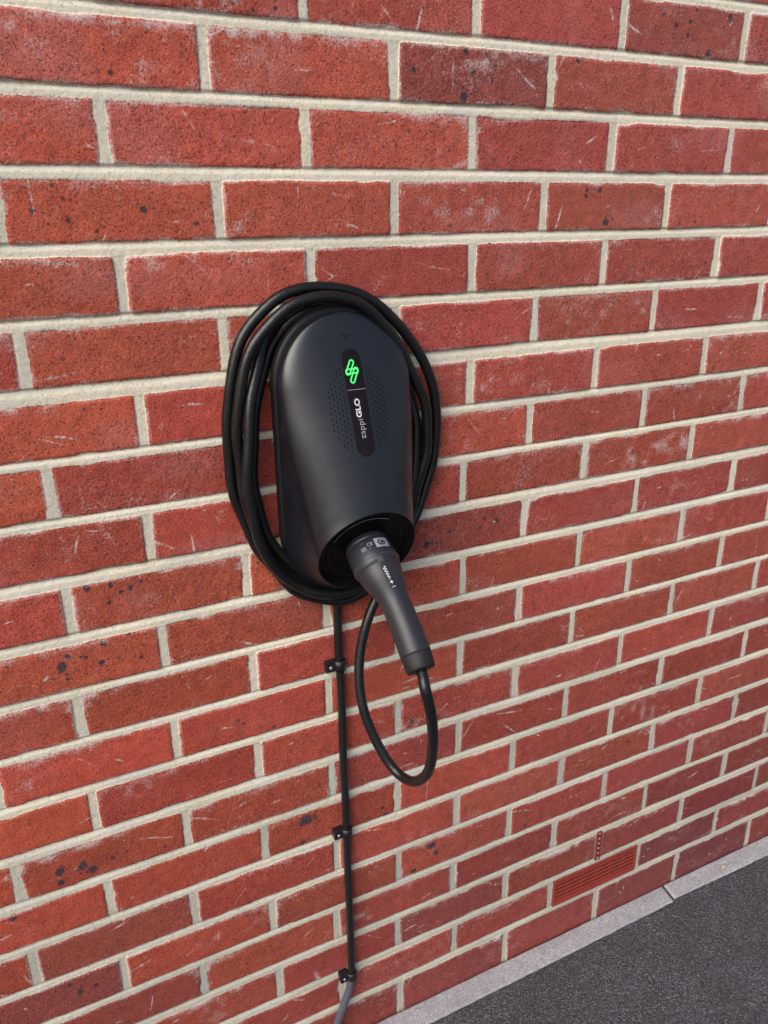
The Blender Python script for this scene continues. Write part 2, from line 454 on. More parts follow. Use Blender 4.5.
# chipped corners / mortar snots at the joint crossings
# brick face
hash1 = rng.uniform(-1, 1, (60, NJ + 3)); hash2 = rng.uniform(-1, 1, (60, NJ + 3)); hash3 = rng.uniform(-1, 1, (60, NJ + 3)); hash4 = rng.uniform(0, 1, (60, NJ + 3))
h1, h2, h3, h4 = (h[kk, jj] for h in (hash1, hash2, hash3, hash4))
face = h1 * .0012 + h2 * .006 * (XX - bcx) + h3 * .010 * dzv
grain = vnoise(X, Z, .0026, 31) * .00016 + vnoise(X, Z, .006, 32) * .00014 + vnoise(X, Z, .018, 33) * .00035
face = face + grain * (0.8 + .5 * h4)
face -= .0010 * (1 - sstep(.0, .0035, sd))          # rounded arris
# mortar: upper part of every bed joint struck deeper
bed = np.abs(dzv) > hz - .001
t = np.where(dzv > 0, dzv - hz, dzv + hz)           # distance above (dzv>0) brick top or below brick underside
wup = .075 + dz[kk - 1] - dz[kk] - 2 * hz; wdn = .075 + dz[kk] - dz[np.minimum(kk + 1, 59)] - 2 * hz
tt = np.where(dzv > 0, np.clip(t / wup, 0, 1), np.clip(1 + t / wdn, 0, 1))
recess = np.where(bed, .0008 + .0028 * sstep(.45, 1.0, tt), .0012)
recess = recess + vnoise(X, Z, .05, 41) * .0006 + vnoise(X, Z, .008, 42) * .0002 + vnoise(X, Z, .003, 43) * .00012
m = sstep(-.0006, .0008, sd)
H = face * m + (-recess) * (1 - m)
# recess for the air brick in course 20 and for the weep vent
inair = (XX > .5690) & (XX < .7845) & (np.abs(ZZ - .1125) < .0325)
H = np.where(inair, -.020, H)
# colour of each brick, with the wall's uneven light and greying painted in
base = np.array([.420, .075, .062])
tr = rng.uniform(-1, 1, (60, NJ + 3)); tg = rng.uniform(-1, 1, (60, NJ + 3)); tb = rng.uniform(0, 1, (60, NJ + 3))
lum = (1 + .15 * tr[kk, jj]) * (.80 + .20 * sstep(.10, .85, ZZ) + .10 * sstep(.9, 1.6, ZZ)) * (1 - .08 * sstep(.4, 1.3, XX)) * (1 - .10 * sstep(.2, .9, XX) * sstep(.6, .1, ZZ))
red = tg[kk, jj]
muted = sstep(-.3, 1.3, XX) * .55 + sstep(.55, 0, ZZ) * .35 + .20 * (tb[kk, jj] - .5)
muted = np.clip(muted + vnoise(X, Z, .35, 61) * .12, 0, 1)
warm = base * np.array([1.05, 1.10, .82]); cool = np.array([.365, .080, .070])
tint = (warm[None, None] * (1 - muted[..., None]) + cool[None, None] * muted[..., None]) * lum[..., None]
tint[..., 1] *= 1 + .10 * red; tint[..., 2] *= 1 - .04 * red
patch = vnoise(X, Z, .045, 62, 1.7); patch2 = vnoise(X, Z, .012, 63)
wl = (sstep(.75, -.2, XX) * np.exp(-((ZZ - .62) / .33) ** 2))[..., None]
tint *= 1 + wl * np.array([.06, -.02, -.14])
tint *= (1 + .09 * patch + .05 * patch2)[..., None]
pink = np.maximum(vnoise(X, Z, .055, 64, 1.4) - .35, 0) * sstep(0.4, 1.3, ZZ) * .60 + .10 * sstep(1.0, 1.6, ZZ) * sstep(-.2, .9, XX)
tint = tint * (1 - pink[..., None]) + np.array([.54, .20, .19]) * pink[..., None]
# darker purplish bricks: (course, joint index at left edge)
def brick_mask(k, u):
    par = 0.0 if k % 2 else 0.5
    return (rowk == k) & (jj == int(round(u - par + 9)))
for k, u, a in ((1, 1, .45), (0, 2.5, .35), (16, -1.5, .45), (17, -2, .55), (19, 1, .4), (20, 3.5, .55), (21, 1, .3), (21, 3, .45), (21, 4, .5), (18, 3.5, .2), (12, 1.5, .15), (11, 1, .25), (18, -1.5, .3), (9, 1, .25), (14, .5, .3)):
    mm = brick_mask(k, u)
    tint[mm] = tint[mm] * (1 - a) + np.array([.15, .050, .052]) * a
# marks: white scuffs (r), dark iron spots (g), mortar grime plus painted joint shade (b)
W = np.zeros_like(XX); DK = np.zeros_like(XX)
def stamp(F, x, z, rad, val, ang=0.0, asp=1.0):
    i0, i1 = np.searchsorted(X, [x - rad * asp * 1.6, x + rad * asp * 1.6]); j0, j1 = np.searchsorted(Z, [z - rad * asp * 1.6, z + rad * asp * 1.6])
    if i1 <= i0 or j1 <= j0: return
    a = XX[j0:j1, i0:i1] - x; b = ZZ[j0:j1, i0:i1] - z
    u = a * math.cos(ang) + b * math.sin(ang); v = -a * math.sin(ang) + b * math.cos(ang)
    d = np.sqrt((u / asp) ** 2 + v ** 2) / rad
    F[j0:j1, i0:i1] = np.maximum(F[j0:j1, i0:i1], val * (1 - sstep(.45, 1.35, d)))
for x, z, r in SPOTS:
    stamp(DK, x, z, r * .80, .85, random.uniform(0, 3), random.uniform(1, 1.4))
    for q in range(3):
        stamp(DK, x + random.gauss(0, r * 1.6), z + random.gauss(0, r * 1.4), r * .35, .7)
for q in range(1500):
    stamp(DK, random.uniform(-.6, 1.5), random.uniform(0, 1.68), random.uniform(.0008, .0017), random.uniform(.4, .8))
for q in range(16):
    x, z = random.uniform(-.9, 2.2), random.uniform(.1, 2.3)
    for _ in range(14): stamp(DK, x + random.gauss(0, .03), z + random.gauss(0, .012), random.uniform(.001, .0032), .8)
# fingers of white: efflorescence along the upper arrises, scuffs and drips
top = sstep(.016, .002, sd) * (dzv > .012) * np.maximum(vnoise(X, Z, .09, 71, 1.5) + .05, 0) * (.5 + .5 * vnoise(X, Z, .012, 72))
W = np.maximum(W, top * 1.15)
edge = sstep(.0058, .0002, sd) * (.40 + .40 * vnoise(X, Z, .02, 73) + .25 * vnoise(X, Z, .09, 78))
W = np.maximum(W, edge)
haze = np.maximum(vnoise(X, Z, .045, 74, 2.4) - .25, 0) * np.maximum(vnoise(X, Z, .013, 75) + .3, 0)
W = np.maximum(W, haze * .70)
veil = np.maximum(hash4[kk, jj] - .45, 0) * .60
W = W + veil * np.maximum(vnoise(X, Z, .014, 76, 3.0) * .6 + vnoise(X, Z, .005, 77) * .4 + .15, 0) * (sd > 0)
def scratch(x, z, ang, ln, wd, val):
    n = int(ln / .0012); cx, cz = x, z; a = ang; brk = [random.uniform(.25, 1.1) for _ in range(n // 4 + 2)]
    for q in range(n):
        a += random.gauss(0, .03); cx += math.cos(a) * .0012; cz += math.sin(a) * .0012
        f = math.sin(math.pi * (q + .5) / n) ** .5
        stamp(W, cx, cz, wd * (.6 + .4 * f), val * f * brk[q // 4])
for q in range(820):
    ang = random.choice([random.gauss(-.5, .35), random.gauss(.15, .25), random.gauss(1.1, .4)])
    scratch(random.uniform(-.6, 1.6), random.uniform(0, 1.7), ang, random.choice([.010, .018, .03, .05]) * random.uniform(.6, 1.3), random.uniform(.0007, .0019), random.uniform(.6, 1.1))
for q in range(70):           # rubbed pale patches
    x, z = random.uniform(-.5, 1.5), random.uniform(0, 1.7)
    for _ in range(7): scratch(x + random.gauss(0, .012), z + random.gauss(0, .006), random.gauss(-.2, .4), random.uniform(.008, .02), .0022, random.uniform(.25, .5))
for x, z, a, l, w_, v in ((-.23, 1.345, -.05, .09, .0035, .6), (-.20, 1.330, .1, .07, .003, .45), (-.12, 1.165, -1.45, .05, .004, .5), (-.175, 1.05, -1.3, .05, .004, .45), (.065, .185, -1.4, .035, .0050, .6),
                          (.072, 1.545, -1.5, .03, .005, .4), (.02, 1.46, 0, .06, .003, .45), (.10, 1.415, -.1, .08, .003, .4), (.40, 1.27, .02, .06, .003, .55), (.55, 1.10, -.6, .05, .002, .55),
                          (.60, .62, -.7, .06, .002, .55), (.64, .61, -.75, .05, .0016, .5), (.8, .9, .5, .05, .002, .5), (-.24, 1.22, -.1, .08, .0028, .5), (-.05, .57, .2, .04, .0028, .45)):
    scratch(x, z, a, l, w_, v)
grime_shade = np.clip((~bed) * .30 + sstep(.95, .1, ZZ) * .75 + vnoise(X, Z, .08, 81) * .25 + np.where(bed, sstep(.45, 1, tt) * .30, 0), 0, 1)  # besides dirt, shade is painted into the upper part of bed joints
# faint green-grey run under the lowest clip
grime_shade = np.maximum(grime_shade, .9 * np.exp(-((XX - .107) / .012) ** 2) * (ZZ < .15) * (ZZ > .02) * (np.abs(XX - .11) < .03))
P = np.stack([XX, -H, ZZ], -1)
P[0, :, 1] = .215; P[-1, :, 1] = .215; P[:, 0, 1] = .215; P[:, -1, 1] = .215
me = grid_mesh(P)
def attr(me, name, kind, arr):
    a = me.attributes.new(name, kind, 'POINT')
    a.data.foreach_set('value' if kind == 'FLOAT' else 'color', arr.astype(np.float32).reshape(-1))
attr(me, 'sd', 'FLOAT', sd)
one = np.ones_like(XX)[..., None]
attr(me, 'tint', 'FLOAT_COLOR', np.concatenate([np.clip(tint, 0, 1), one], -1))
attr(me, 'mk', 'FLOAT_COLOR', np.stack([W, DK, grime_shade, np.ones_like(W)], -1))
wall = empty('brick_wall', (0.6, 0, 0), 'red brick wall in stretcher bond with pale mortar joints', 'wall')
put('brickwork', me, M['brick'], wall)
del XX, ZZ, P, tint, W, DK, H, face, sd

# air brick (louvred plastic vent) in the second course from the ground
ax0, ax1, az0, az1 = .5695, .7840, .0805, .1445
bm = bmesh.new()
box_bm(bm, ax0, ax1, .010, .019, az0, az1)
box_bm(bm, ax0, ax0 + .005, -.002, .010, az0, az1, .0008)
box_bm(bm, ax1 - .005, ax1, -.002, .010, az0, az1, .0008)
box_bm(bm, ax0 + .005, ax1 - .005, -.0022, .010, az0, az0 + .010, .0008)
box_bm(bm, ax0 + .005, ax1 - .005, -.002, .010, az1 - .003, az1, .0008)
ab = put('air_brick', bm_mesh(bm), M['terracotta'], wall, smooth=False)
tag(ab, 'bright terracotta louvred air brick near the ground')
bm = bmesh.new(); box_bm(bm, ax0 + .005, ax1 - .005, .0011, .0098, az0 + .010, az1 - .003)  # dark sheet standing in for the shade inside the louvre gaps
put('gap_shade', bm_mesh(bm), M['ventshade'], ab, smooth=False)
for i in range(5):
    z = az0 + .0125 + i * .0098
    bm = bmesh.new()
    box_bm(bm, ax0 + .0055, ax1 - .0055, -.0012, .0080, z, z + .0050, .0008)
    put('louvre', bm_mesh(bm), M['terracotta'], ab, smooth=False)
for i in range(1, 6):
    x = ax0 + (ax1 - ax0) * i / 6
    bm = bmesh.new(); box_bm(bm, x - .0007, x + .0007, -.0005, .0084, az0 + .0102, az1 - .0032)
    put('divider', bm_mesh(bm), M['terracotta'], ab, smooth=False)
# weep vent: slim slotted strip in the joint above
bm = bmesh.new()
wx, wz = .6755, .190
box_bm(bm, wx - .0050, wx - .0034, -.0030, .006, wz - .036, wz + .036, .0003)
box_bm(bm, wx + .0034, wx + .0050, -.0030, .006, wz - .036, wz + .036, .0003)
box_bm(bm, wx - .0034, wx + .0034, .0005, .006, wz - .036, wz + .036)
wv = put('weep_vent', bm_mesh(bm), M['vent'], wall, smooth=False)
tag(wv, 'slim red weep vent in the joint above the air brick')
for i in range(6):
    bm = bmesh.new(); z = wz - .030 + i * .0122
    box_bm(bm, wx - .0022, wx + .0022, -.0028, .0005, z - .0016, z + .0020, .0009)
    put('vent_slot', bm_mesh(bm), M['dots'], wv)

# ------------------------------------------------------------------ ground
GX = axis_points([(-60, -.6, 6, .05), (-.6, 0.05, .02, .004), (.05, 1.6, .0028, .0028), (1.6, 60, .02, 8)])
GY = axis_points([(-60, -.45, 6, .03), (-.45, .03, .0028, .0028), (.03, 60, .05, 8)])
gn = vnoise(GX[(GX > -2) & (GX < 3)], GY[(GY > -2) & (GY < 2)], .0055, 91) * .0011 + vnoise(GX[(GX > -2) & (GX < 3)], GY[(GY > -2) & (GY < 2)], .25, 92) * .0025
GH = np.zeros((len(GY), len(GX)))
iy = np.where((GY > -2) & (GY < 2))[0]; ix = np.where((GX > -2) & (GX < 3))[0]
GH[iy[0]:iy[-1] + 1, ix[0]:ix[-1] + 1] = gn
gx, gy = np.meshgrid(GX, GY)
GP = np.stack([gx, gy, GH - .012], -1)
g = put('ground', grid_mesh(GP), M['asphalt'])
tag(g, 'dark grey fine asphalt beside the wall', None, None, 'structure')

def kerb_piece(x0, x1, y_out0, y_out1, seed):
    xs = np.unique(np.concatenate([[x0, x0 + .0003], axis_points([(x0 + .001, x1 - .001, .003, .003)]), [x1 - .0003, x1]]))
    vs = np.linspace(0, 1, 26)
    XXk, V = np.meshgrid(xs, vs)
    yo = y_out0 + (y_out1 - y_out0) * (xs - x0) / (x1 - x0) + vnoise(xs, np.array([0., 1.]), 0.05, seed)[0] * .0005 + vnoise(xs, np.array([0., 1.]), .008, seed + 1)[0] * .0006
    Y = -.0028 + (yo[None] + .0028) * V
    d_out = (1 - V) * np.abs(yo[None]); d_end = np.minimum(XXk - x0, x1 - XXk)
    Zk = -.0045 + vnoise(xs, vs * .05, .004, seed + 2) * .0003 + vnoise(xs, vs * .05, .02, seed + 3) * .0006
    dd = np.minimum(d_out, d_end)
    Zk = Zk - .004 * (1 - sstep(0, .005, dd)) ** 2
    Zk[0, :] = -.03; Zk[-1, :] = -.05; Zk[:, 0] = -.05; Zk[:, -1] = -.05
    Pk = np.stack([XXk, Y, Zk], -1)[::-1]
    return grid_mesh(Pk)
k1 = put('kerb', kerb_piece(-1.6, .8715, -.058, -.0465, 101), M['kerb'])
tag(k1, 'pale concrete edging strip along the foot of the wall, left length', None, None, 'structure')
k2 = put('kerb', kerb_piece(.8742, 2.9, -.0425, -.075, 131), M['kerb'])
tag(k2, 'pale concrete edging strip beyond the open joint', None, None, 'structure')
# slanted joint: shear both ends a little
for k, xe in ((k1, .8715), (k2, .8742)):
    for v in k.data.vertices:
        if abs(v.co.x - xe) < .03: v.co.x += (v.co.y + .022) * .17 * (1 - abs(v.co.x - xe) / .03)

# pebble on the edging strip and grit on the asphalt
bm = bmesh.new(); bmesh.ops.create_icosphere(bm, subdivisions=3, radius=1)
for v in bm.verts:
    n = 1 + .16 * math.sin(v.co.x * 4 + v.co.y * 3) + .1 * math.sin(v.co.z * 7)
    v.co = Vector((v.co.x * .0070 * n + 1.031, v.co.y * .0046 * n - .0285, v.co.z * .0042 * n + .0001 - .001))
tag(put('pebble', bm_mesh(bm), M['pebble']), 'small tan pebble lying on the concrete edging strip', 'pebble')

# ------------------------------------------------------------------ charger
charger = empty('ev_charger', (CX, 0, .905), 'matt black wall box charger with green lit logo on its front', 'ev charger')
def capsule_ring(rad, y, z0, z1, n=40, cx=CX):
    out = []
    for k in range(n + 1):
        a = math.pi * k / n; out.append(Vector((cx + rad * math.cos(a), y, z1 + rad * math.sin(a))))
    for k in range(n + 1):
        a = math.pi + math.pi * k / n; out.append(Vector((cx + rad * math.cos(a), y, z0 + rad * math.sin(a))))
    return out
def loft(rings, cap0=True, cap1=True):
    V = [p for r in rings for p in r]; n = len(rings[0]); F = []
    for i in range(len(rings) - 1):
        for k in range(n):
            k2 = (k + 1) % n; F.append((i * n + k, i * n + k2, (i + 1) * n + k2, (i + 1) * n + k))
    if cap0: F.append(tuple(range(n)))
    if cap1: F.append(tuple((len(rings) - 1) * n + k for k in range(n)))
    me = mesh_from(V, F); bm = bmesh.new(); bm.from_mesh(me)
    return bm_mesh(bm)
HZ0, HZ1, HR = .998, 1.190, .0925
rings = []
for y, r in ((.0005, HR - .020), (-.0150, HR - .020), (-.0158, HR - .0195)): rings.append(capsule_ring(r, y, HZ0, HZ1))
for k in range(5):
    a = math.pi / 2 * k / 4; rings.append(capsule_ring(HR - .002 + .002 * math.sin(a), -.0158 - .002 * (1 - math.cos(a)), HZ0, HZ1))
for k in range(9):
    a = math.pi / 2 * k / 8; rings.append(capsule_ring(HR - .008 * (1 - math.cos(a)), -.0190 - .008 * math.sin(a), HZ0, HZ1))
rings.append(capsule_ring(HR - .02, -.0272, HZ0, HZ1))
housing = put('housing', loft(rings), M['housing'], charger)

# front cover: sections that turn from the arch at the top into the round snout at the bottom
YB = .0262; RC = Vector((CX, -.090, .979)); RR = .067; TA = R(65)
NS, NF = 90, 72
V = []; F = []
ZT = 1.2715; BW = .0880; AZ = ZT - BW
def wb(z): return math.sqrt(max(BW ** 2 - max(z - AZ, 0) ** 2, 1e-8))
side = 6
rows = []
for i in range(NS + 1):
    t = i / NS; s = t * t * (1.6 - .6 * t)
    z = ZT - (ZT - .979) * s
    yb = .0300 + (.090 - .0300) * s ** 2.0
    tau = TA * s ** 1.6
    h = (.040 + .41 * (1.25 - z) - yb) / (math.cos(tau) + .41 * math.sin(tau))
    h = max(h, .0015) - .0101 * s ** 3
    w = wb(z) * (1 - sstep(.38, 1.05, s)) + RR * sstep(.38, 1.05, s) if s > .38 else wb(z)
    if s > .9: w = w + (RR - w) * sstep(.9, 1.0, s)
    ex = 2.0 + .55 * (1 - sstep(0, .45, s))
    # edge rise at the rim of the arch
    row = []
    fv = Vector((0, -math.cos(tau), math.sin(tau)))
    for k in range(side):
        q = k / side
        row.append(Vector((CX - (wb(z) * (1 - q) + w * q), -(YB * (1 - q) + yb * q), z)))
    for k in range(NF + 1):
        a = math.pi * k / NF
        cxn = -math.cos(a); sn = math.sin(a)
        px = math.copysign(abs(cxn) ** (2 / ex), cxn); py = sn ** (2 / ex)
        row.append(Vector((CX + w * px, -yb, z)) + fv * (h * py))
    for k in range(side - 1, -1, -1):
        q = k / side
        row.append(Vector((CX + (wb(z) * (1 - q) + w * q), -(YB * (1 - q) + yb * q), z)))
    rows.append(row)
nr = len(rows[0]); V = [p for r in rows for p in r]
for i in range(NS):
    for k in range(nr - 1):
        F.append((i * nr + k, i * nr + k + 1, (i + 1) * nr + k + 1, (i + 1) * nr + k))
# lower half: from the base outline to the lower half circle
ey = Vector((0, -math.cos(TA), math.sin(TA)))
o0 = len(V)
for j in range(side + 1):
    q = j / side
    for k in range(NF + 1):
        a = math.pi + math.pi * k / NF
        c = RC + Vector((math.cos(a) * RR, 0, 0)) + ey * (RR * math.sin(a))
        b_ = Vector((CX + BW * math.cos(a), -YB, .979 + (BW * .95) * math.sin(a)))
        V.append(b_ * (1 - q) + c * q)
for j in range(side):
    for k in range(NF):
        a = o0 + j * (NF + 1) + k
        F.append((a, a + 1, a + NF + 2, a + NF + 1))
# lip and inner bore of the socket recess
def ring_pts(r, depth):
    nrm = Vector((0, math.sin(TA), math.cos(TA)))     # pointing into the body (up and back)
    return [RC + Vector((math.cos(2 * math.pi * k / 96) * r, 0, 0)) + ey * (r * math.sin(2 * math.pi * k / 96)) + nrm * depth for k in range(96)]
me = mesh_from(V, F)
bm = bmesh.new(); bm.from_mesh(me); bmesh.ops.remove_doubles(bm, verts=bm.verts, dist=.00005)
cover_me = bm_mesh(bm)
cover = put('front_cover', cover_me, M['cover'], charger)
bvh = bvh_of(cover_me)
rim = put('rim', loft([ring_pts(RR + .0002, .0006), ring_pts(RR + .0001, -.0004), ring_pts(RR - .0012, -.0010), ring_pts(RR - .0022, .0002)], False, False), M['recess'], cover)
recess = put('socket_recess', loft([ring_pts(RR - .0022, .0002), ring_pts(RR - .0045, .0035), ring_pts(RR - .0060, .0070), ring_pts(RR - .0100, .0085), ring_pts(.001, .0090)], False, True), M['recess'], charger)
# faint silver arc round the socket collar
bm = bmesh.new()
arc = [Vector((math.cos(a) * .0512, math.sin(a) * .0512)) for a in [R(62 + 2 * i) for i in range(48)]]
stroke_bm(bm, arc, .0007)
nin = Vector((0, math.sin(TA), math.cos(TA)))
def place_ring(bm, d):
    for v in bm.verts: v.co = RC + Vector((v.co.x, 0, 0)) + ey * v.co.y + nin * d
place_ring(bm, .0066); put('trim_line', bm_mesh(bm), M['silver'], recess)
bm = bmesh.new(); stroke_bm(bm, [(math.cos(R(a)) * .0512, math.sin(R(a)) * .0512) for a in range(0, 360, 4)], .0022, True)
place_ring(bm, .0078); put('socket_ring', bm_mesh(bm), M['gloss'], recess)
for bx in (-.008, 0, .008):
    bm = bmesh.new()
    if bx == 0: stroke_bm(bm, [(.0022 * math.cos(R(a)), .0575 + .0022 * math.sin(R(a))) for a in range(0, 360, 30)], .0007, True)
    else: stroke_bm(bm, [(bx - .0012, .0555), (bx + .0012, .0575), (bx - .0008, .0575), (bx + .0012, .0598)], .0007)
    place_ring(bm, .0072); put('recess_icon', bm_mesh(bm), M['bronze'], recess)

# display panel, logo, lettering and perforations laid on the cover
FRONT = (Vector((CX, 0, 0)), Vector((1, 0, 0)), Vector((0, 0, 1)), Vector((0, 1, 0)))
PZ0, PZ1 = 1.1070, 1.2295
pc, ph = (PZ0 + PZ1) / 2, (PZ1 - PZ0) / 2
def panel_piece(name, w, h, off, matl, parent):
    bm = bmesh.new()
    flat_poly(bm, [(x, y + pc) for x, y in stadium(w, h)]); refine(bm, .005)
    conform(bm, bvh, FRONT, off)
    return put(name, bm_mesh(bm), matl, parent)
bezel = panel_piece('display_bezel', .0124, ph + .0006, .0002, M['emboss'], cover)
display = panel_piece('display_panel', .0118, ph, .0005, M['glass'], charger)
zl = 1.1835
bm = bmesh.new(); stroke_bm(bm, [(-.0116, zl), (-.006, zl), (0, zl), (.006, zl), (.0116, zl)], .0005); conform(bm, bvh, FRONT, .0008)
put('divider_line', bm_mesh(bm), M['printdim'], display)
# green logo: two interlocked slanted links
lc = 1.2045
def link_pts(p, q, r):
    p = Vector(p); q = Vector(q); d = (q - p).normalized(); n_ = Vector((-d.y, d.x)); out = []
    for c_, s_ in ((q, 1), (p, -1)):
        for k in range(11):
            a_ = math.pi / 2 - math.pi * k / 10
            out.append(tuple(c_ + (d * math.cos(a_) * s_ + n_ * math.sin(a_) * s_) * r))
    return out
def logo(off, w, matl, name):
    bm = bmesh.new(); ox = -.0016
    for i_, (p, q) in enumerate((((.0010, .0100), (-.0056, -.0012)), ((.0052, .0012), (-.0014, -.0106)), ((-.0055, 0), (.0052, 0)))):
        stroke_bm(bm, link_pts((p[0] + ox, p[1] + lc), (q[0] + ox, q[1] + lc), .0025), w, True, .00005 * i_)
    refine(bm, .003)
    conform(bm, bvh, FRONT, off)
    return put(name, bm_mesh(bm), matl, display)
logo(.0008, .0030, M['ledglow'], 'logo_backlight')
logo(.0011, .00095, M['led'], 'logo')
# lettering, reads upwards along the panel
def up_text(s, size, z0, dx, bold, matl, name, sx=1.0, spacing=1.0, parent=None):
    bm = text_bm(s, size, bold, spacing, sx); refine(bm, .003)
    for v in bm.verts: v.co = Vector((-v.co.y + dx, v.co.x + z0, 0))
    xs = [v.co.y for v in bm.verts]
    conform(bm, bvh, FRONT, .0008)
    return put(name, bm_mesh(bm), matl, parent or display), max(xs)
t1, e1 = up_text('zappi', .0106, 1.1275, -.0014, .0, M['printdim'], 'lettering', 1.0, 1.05)
t2, e2 = up_text('GLO', .0093, e1 + .0018, -.0020, .00030, M['print'], 'lettering', 1.15, 1.0)
tag(t2, 'bold white capital letters'); tag(t1, 'thin grey lower case letters')
# perforations
for sgn in (-1, 1):
    bm = bmesh.new()
    for c in range(5):
        for r_ in range(16):
            z = 1.1150 + r_ * .0062 + (c % 2) * .0031
            x = sgn * (.0175 + c * .0046)
            zc_ = (z - 1.160) / .050; lim = 1 - abs(zc_) ** 2.2
            if lim < 0 or c > 5.2 * lim: continue
            flat_poly(bm, [(x + .00070 * math.cos(a), z + .0017 * math.sin(a)) for a in [2 * math.pi * q / 10 for q in range(10)]])
    conform(bm, bvh, FRONT, .00025)
    put('speaker_perforations', bm_mesh(bm), M['perf'], cover)
# small embossed mark above the display
bm = bmesh.new(); ez = 1.2440
for pts in (((-.007, .0028), (-.003, .0005), (.0, -.0018), (.0025, .0002), (.0065, .0012)), ((-.004, .0030), (.0, .0012), (.0045, .0032)), ((-.003, -.002), (.0005, -.0032), (.003, -.0018))):
    stroke_bm(bm, [(x - .0015, y + ez) for x, y in pts], .0011)
conform(bm, bvh, FRONT, .0003); put('emblem', bm_mesh(bm), M['emboss'], cover)

# ------------------------------------------------------------------ connector and charging cable
cc = empty('charging_cable', (CX, -.08, .96), 'thick black charging cable coiled round the charger, its plug in the socket', 'charging cable')
ctl = [(CX+.003, -.075, .986), (CX+.003, -.094, .974), (CX + .0045, -.120, .957), (CX + .0080, -.146, .936), (CX + .0095, -.172, .913), (CX + .0100, -.195, .8905), (CX + .0100, -.216, .8695)]
ax = smooth_path(catmull(ctl, .0015), 12)
Ls = [0]
for i in range(1, len(ax)): Ls.append(Ls[-1] + (ax[i] - ax[i - 1]).length)
tot = Ls[-1]
def at_len(l):
    for i in range(1, len(ax)):
        if Ls[i] >= l:
            f = (l - Ls[i - 1]) / (Ls[i] - Ls[i - 1]); return ax[i - 1].lerp(ax[i], f)
    return ax[-1]
def profile(pairs, n=20, **kw):
    return tube_mesh([at_len(l) for l, r in pairs], [r for l, r in pairs], 40, [kw.get('w', 1.0)] * len(pairs), True)
c0 = .006
col_me = profile([(c0 - .004, .0270), (c0, .0288), (c0 + .004, .0298), (c0 + .0065, .0300), (c0 + .0072, .0292), (c0 + .008, .0300), (c0 + .030, .0308), (c0 + .037, .0305), (c0 + .041, .0290), (c0 + .0425, .0272)])
plug = put('connector', col_me, M['grip'], cc)
hs = c0 + .033
SE = tot - .0205
pr = []
for i in range(60):
    t = i / 59; l = hs + (SE + .0005 - hs) * t + 0.0
    r = .0283 - .0096 * sstep(.06, .46, t) + .0006 * sstep(.5, 1, t)
    if t < .10: r = .0283 - .0035 * (1 - math.sqrt(max(1 - (1 - t / .10) ** 2, 0)))
    pr.append((l, float(r)))
grip_me = profile(pr)
grip = put('grip', grip_me, M['grip'], plug)
boot_me = profile([(SE, .0178), (SE + .0008, .0190), (SE + .0025, .0192), (SE + .010, .0187), (tot - .0015, .0180), (tot - .0004, .0172), (tot, .0160)])
boot = put('boot', boot_me, M['boot'], plug)
# pale rim between collar and grip
rimpath = [at_len(hs + .0005 + i * .0006) for i in range(5)]
put('grip_rim', tube_mesh(rimpath, [.0280, .0308, .0314, .0308, .0284], 40), M['rimgrey'], plug)
# artwork on the connector, on the side that faces up and out
pb = bvh_of(col_me, grip_me)
dirA = (at_len(.14) - at_len(.02)).normalized()
nout = Vector((1, 0, 0)).cross(dirA); 
if nout.z < 0: nout = -nout
def plug_art(bm, l, matl, name, dx=0.0, off=.0004, rot=0.0):
    t = (at_len(l + .004) - at_len(l - .004)).normalized(); O = at_len(l)
    n_ = Vector((1, 0, 0)).cross(t); n_ = n_ if n_.z > 0 else -n_
    view = (n_ + Vector((-.35, 0, 0))).normalized()          # turned a little to the left
    a_ = t.cross(view); a_ = a_ if a_.x > 0 else -a_
    refine(bm, .003)
    for v in bm.verts:
        x, y = v.co.x, v.co.y
        v.co = Vector((x * math.cos(rot) - y * math.sin(rot) + dx, x * math.sin(rot) + y * math.cos(rot), v.co.z))
    conform(bm, pb, (O, a_, -t, -view), off, .1)
    return put(name, bm_mesh(bm), matl, plug)
def rect(w, h, x=0, y=0):
    bm = bmesh.new(); flat_poly(bm, [(x - w / 2, y - h / 2), (x + w / 2, y - h / 2), (x + w / 2, y + h / 2), (x - w / 2, y + h / 2)]); return bm
lab_l = c0 + .019
plug_art(rect(.0165, .0140), lab_l, M['sticker'], 'sticker', .0155)
bm = bmesh.new(); flat_poly(bm, [(.0052 * math.cos(R(a)), .0052 * math.sin(R(a))) for a in range(0, 360, 60)])
plug_art(bm, lab_l, M['boot'], 'sticker_mark', .0155, .0007)
plug_art(text_bm('C', .0085, .0002), lab_l, M['sticker'], 'sticker_mark', .0155 - .0028, .0010)
plug_art(text_bm('CE', .0068, .00005), lab_l - .001, M['sticker'], 'lettering', -.0035)
plug_art(rect(.0065, .0060), lab_l + .0025, M['printfaint'], 'sticker', -.0090)
plug_art(text_bm('32A', .0030, .0), lab_l - .0062, M['printfaint'], 'lettering', -.0115)
bm = bmesh.new(); stroke_bm(bm, [(-.002, 0), (0, .0025), (.002, 0)], .0008); plug_art(bm, lab_l + .006, M['printfaint'], 'sticker_mark', -.001)
bm = bmesh.new()
for k in range(3): stroke_bm(bm, [(-.0026 + k * .0026, -.003), (-.0026 + k * .0026, .003)], .0012)
plug_art(bm, hs + .008, M['printfaint'], 'latch_mark', .0040)
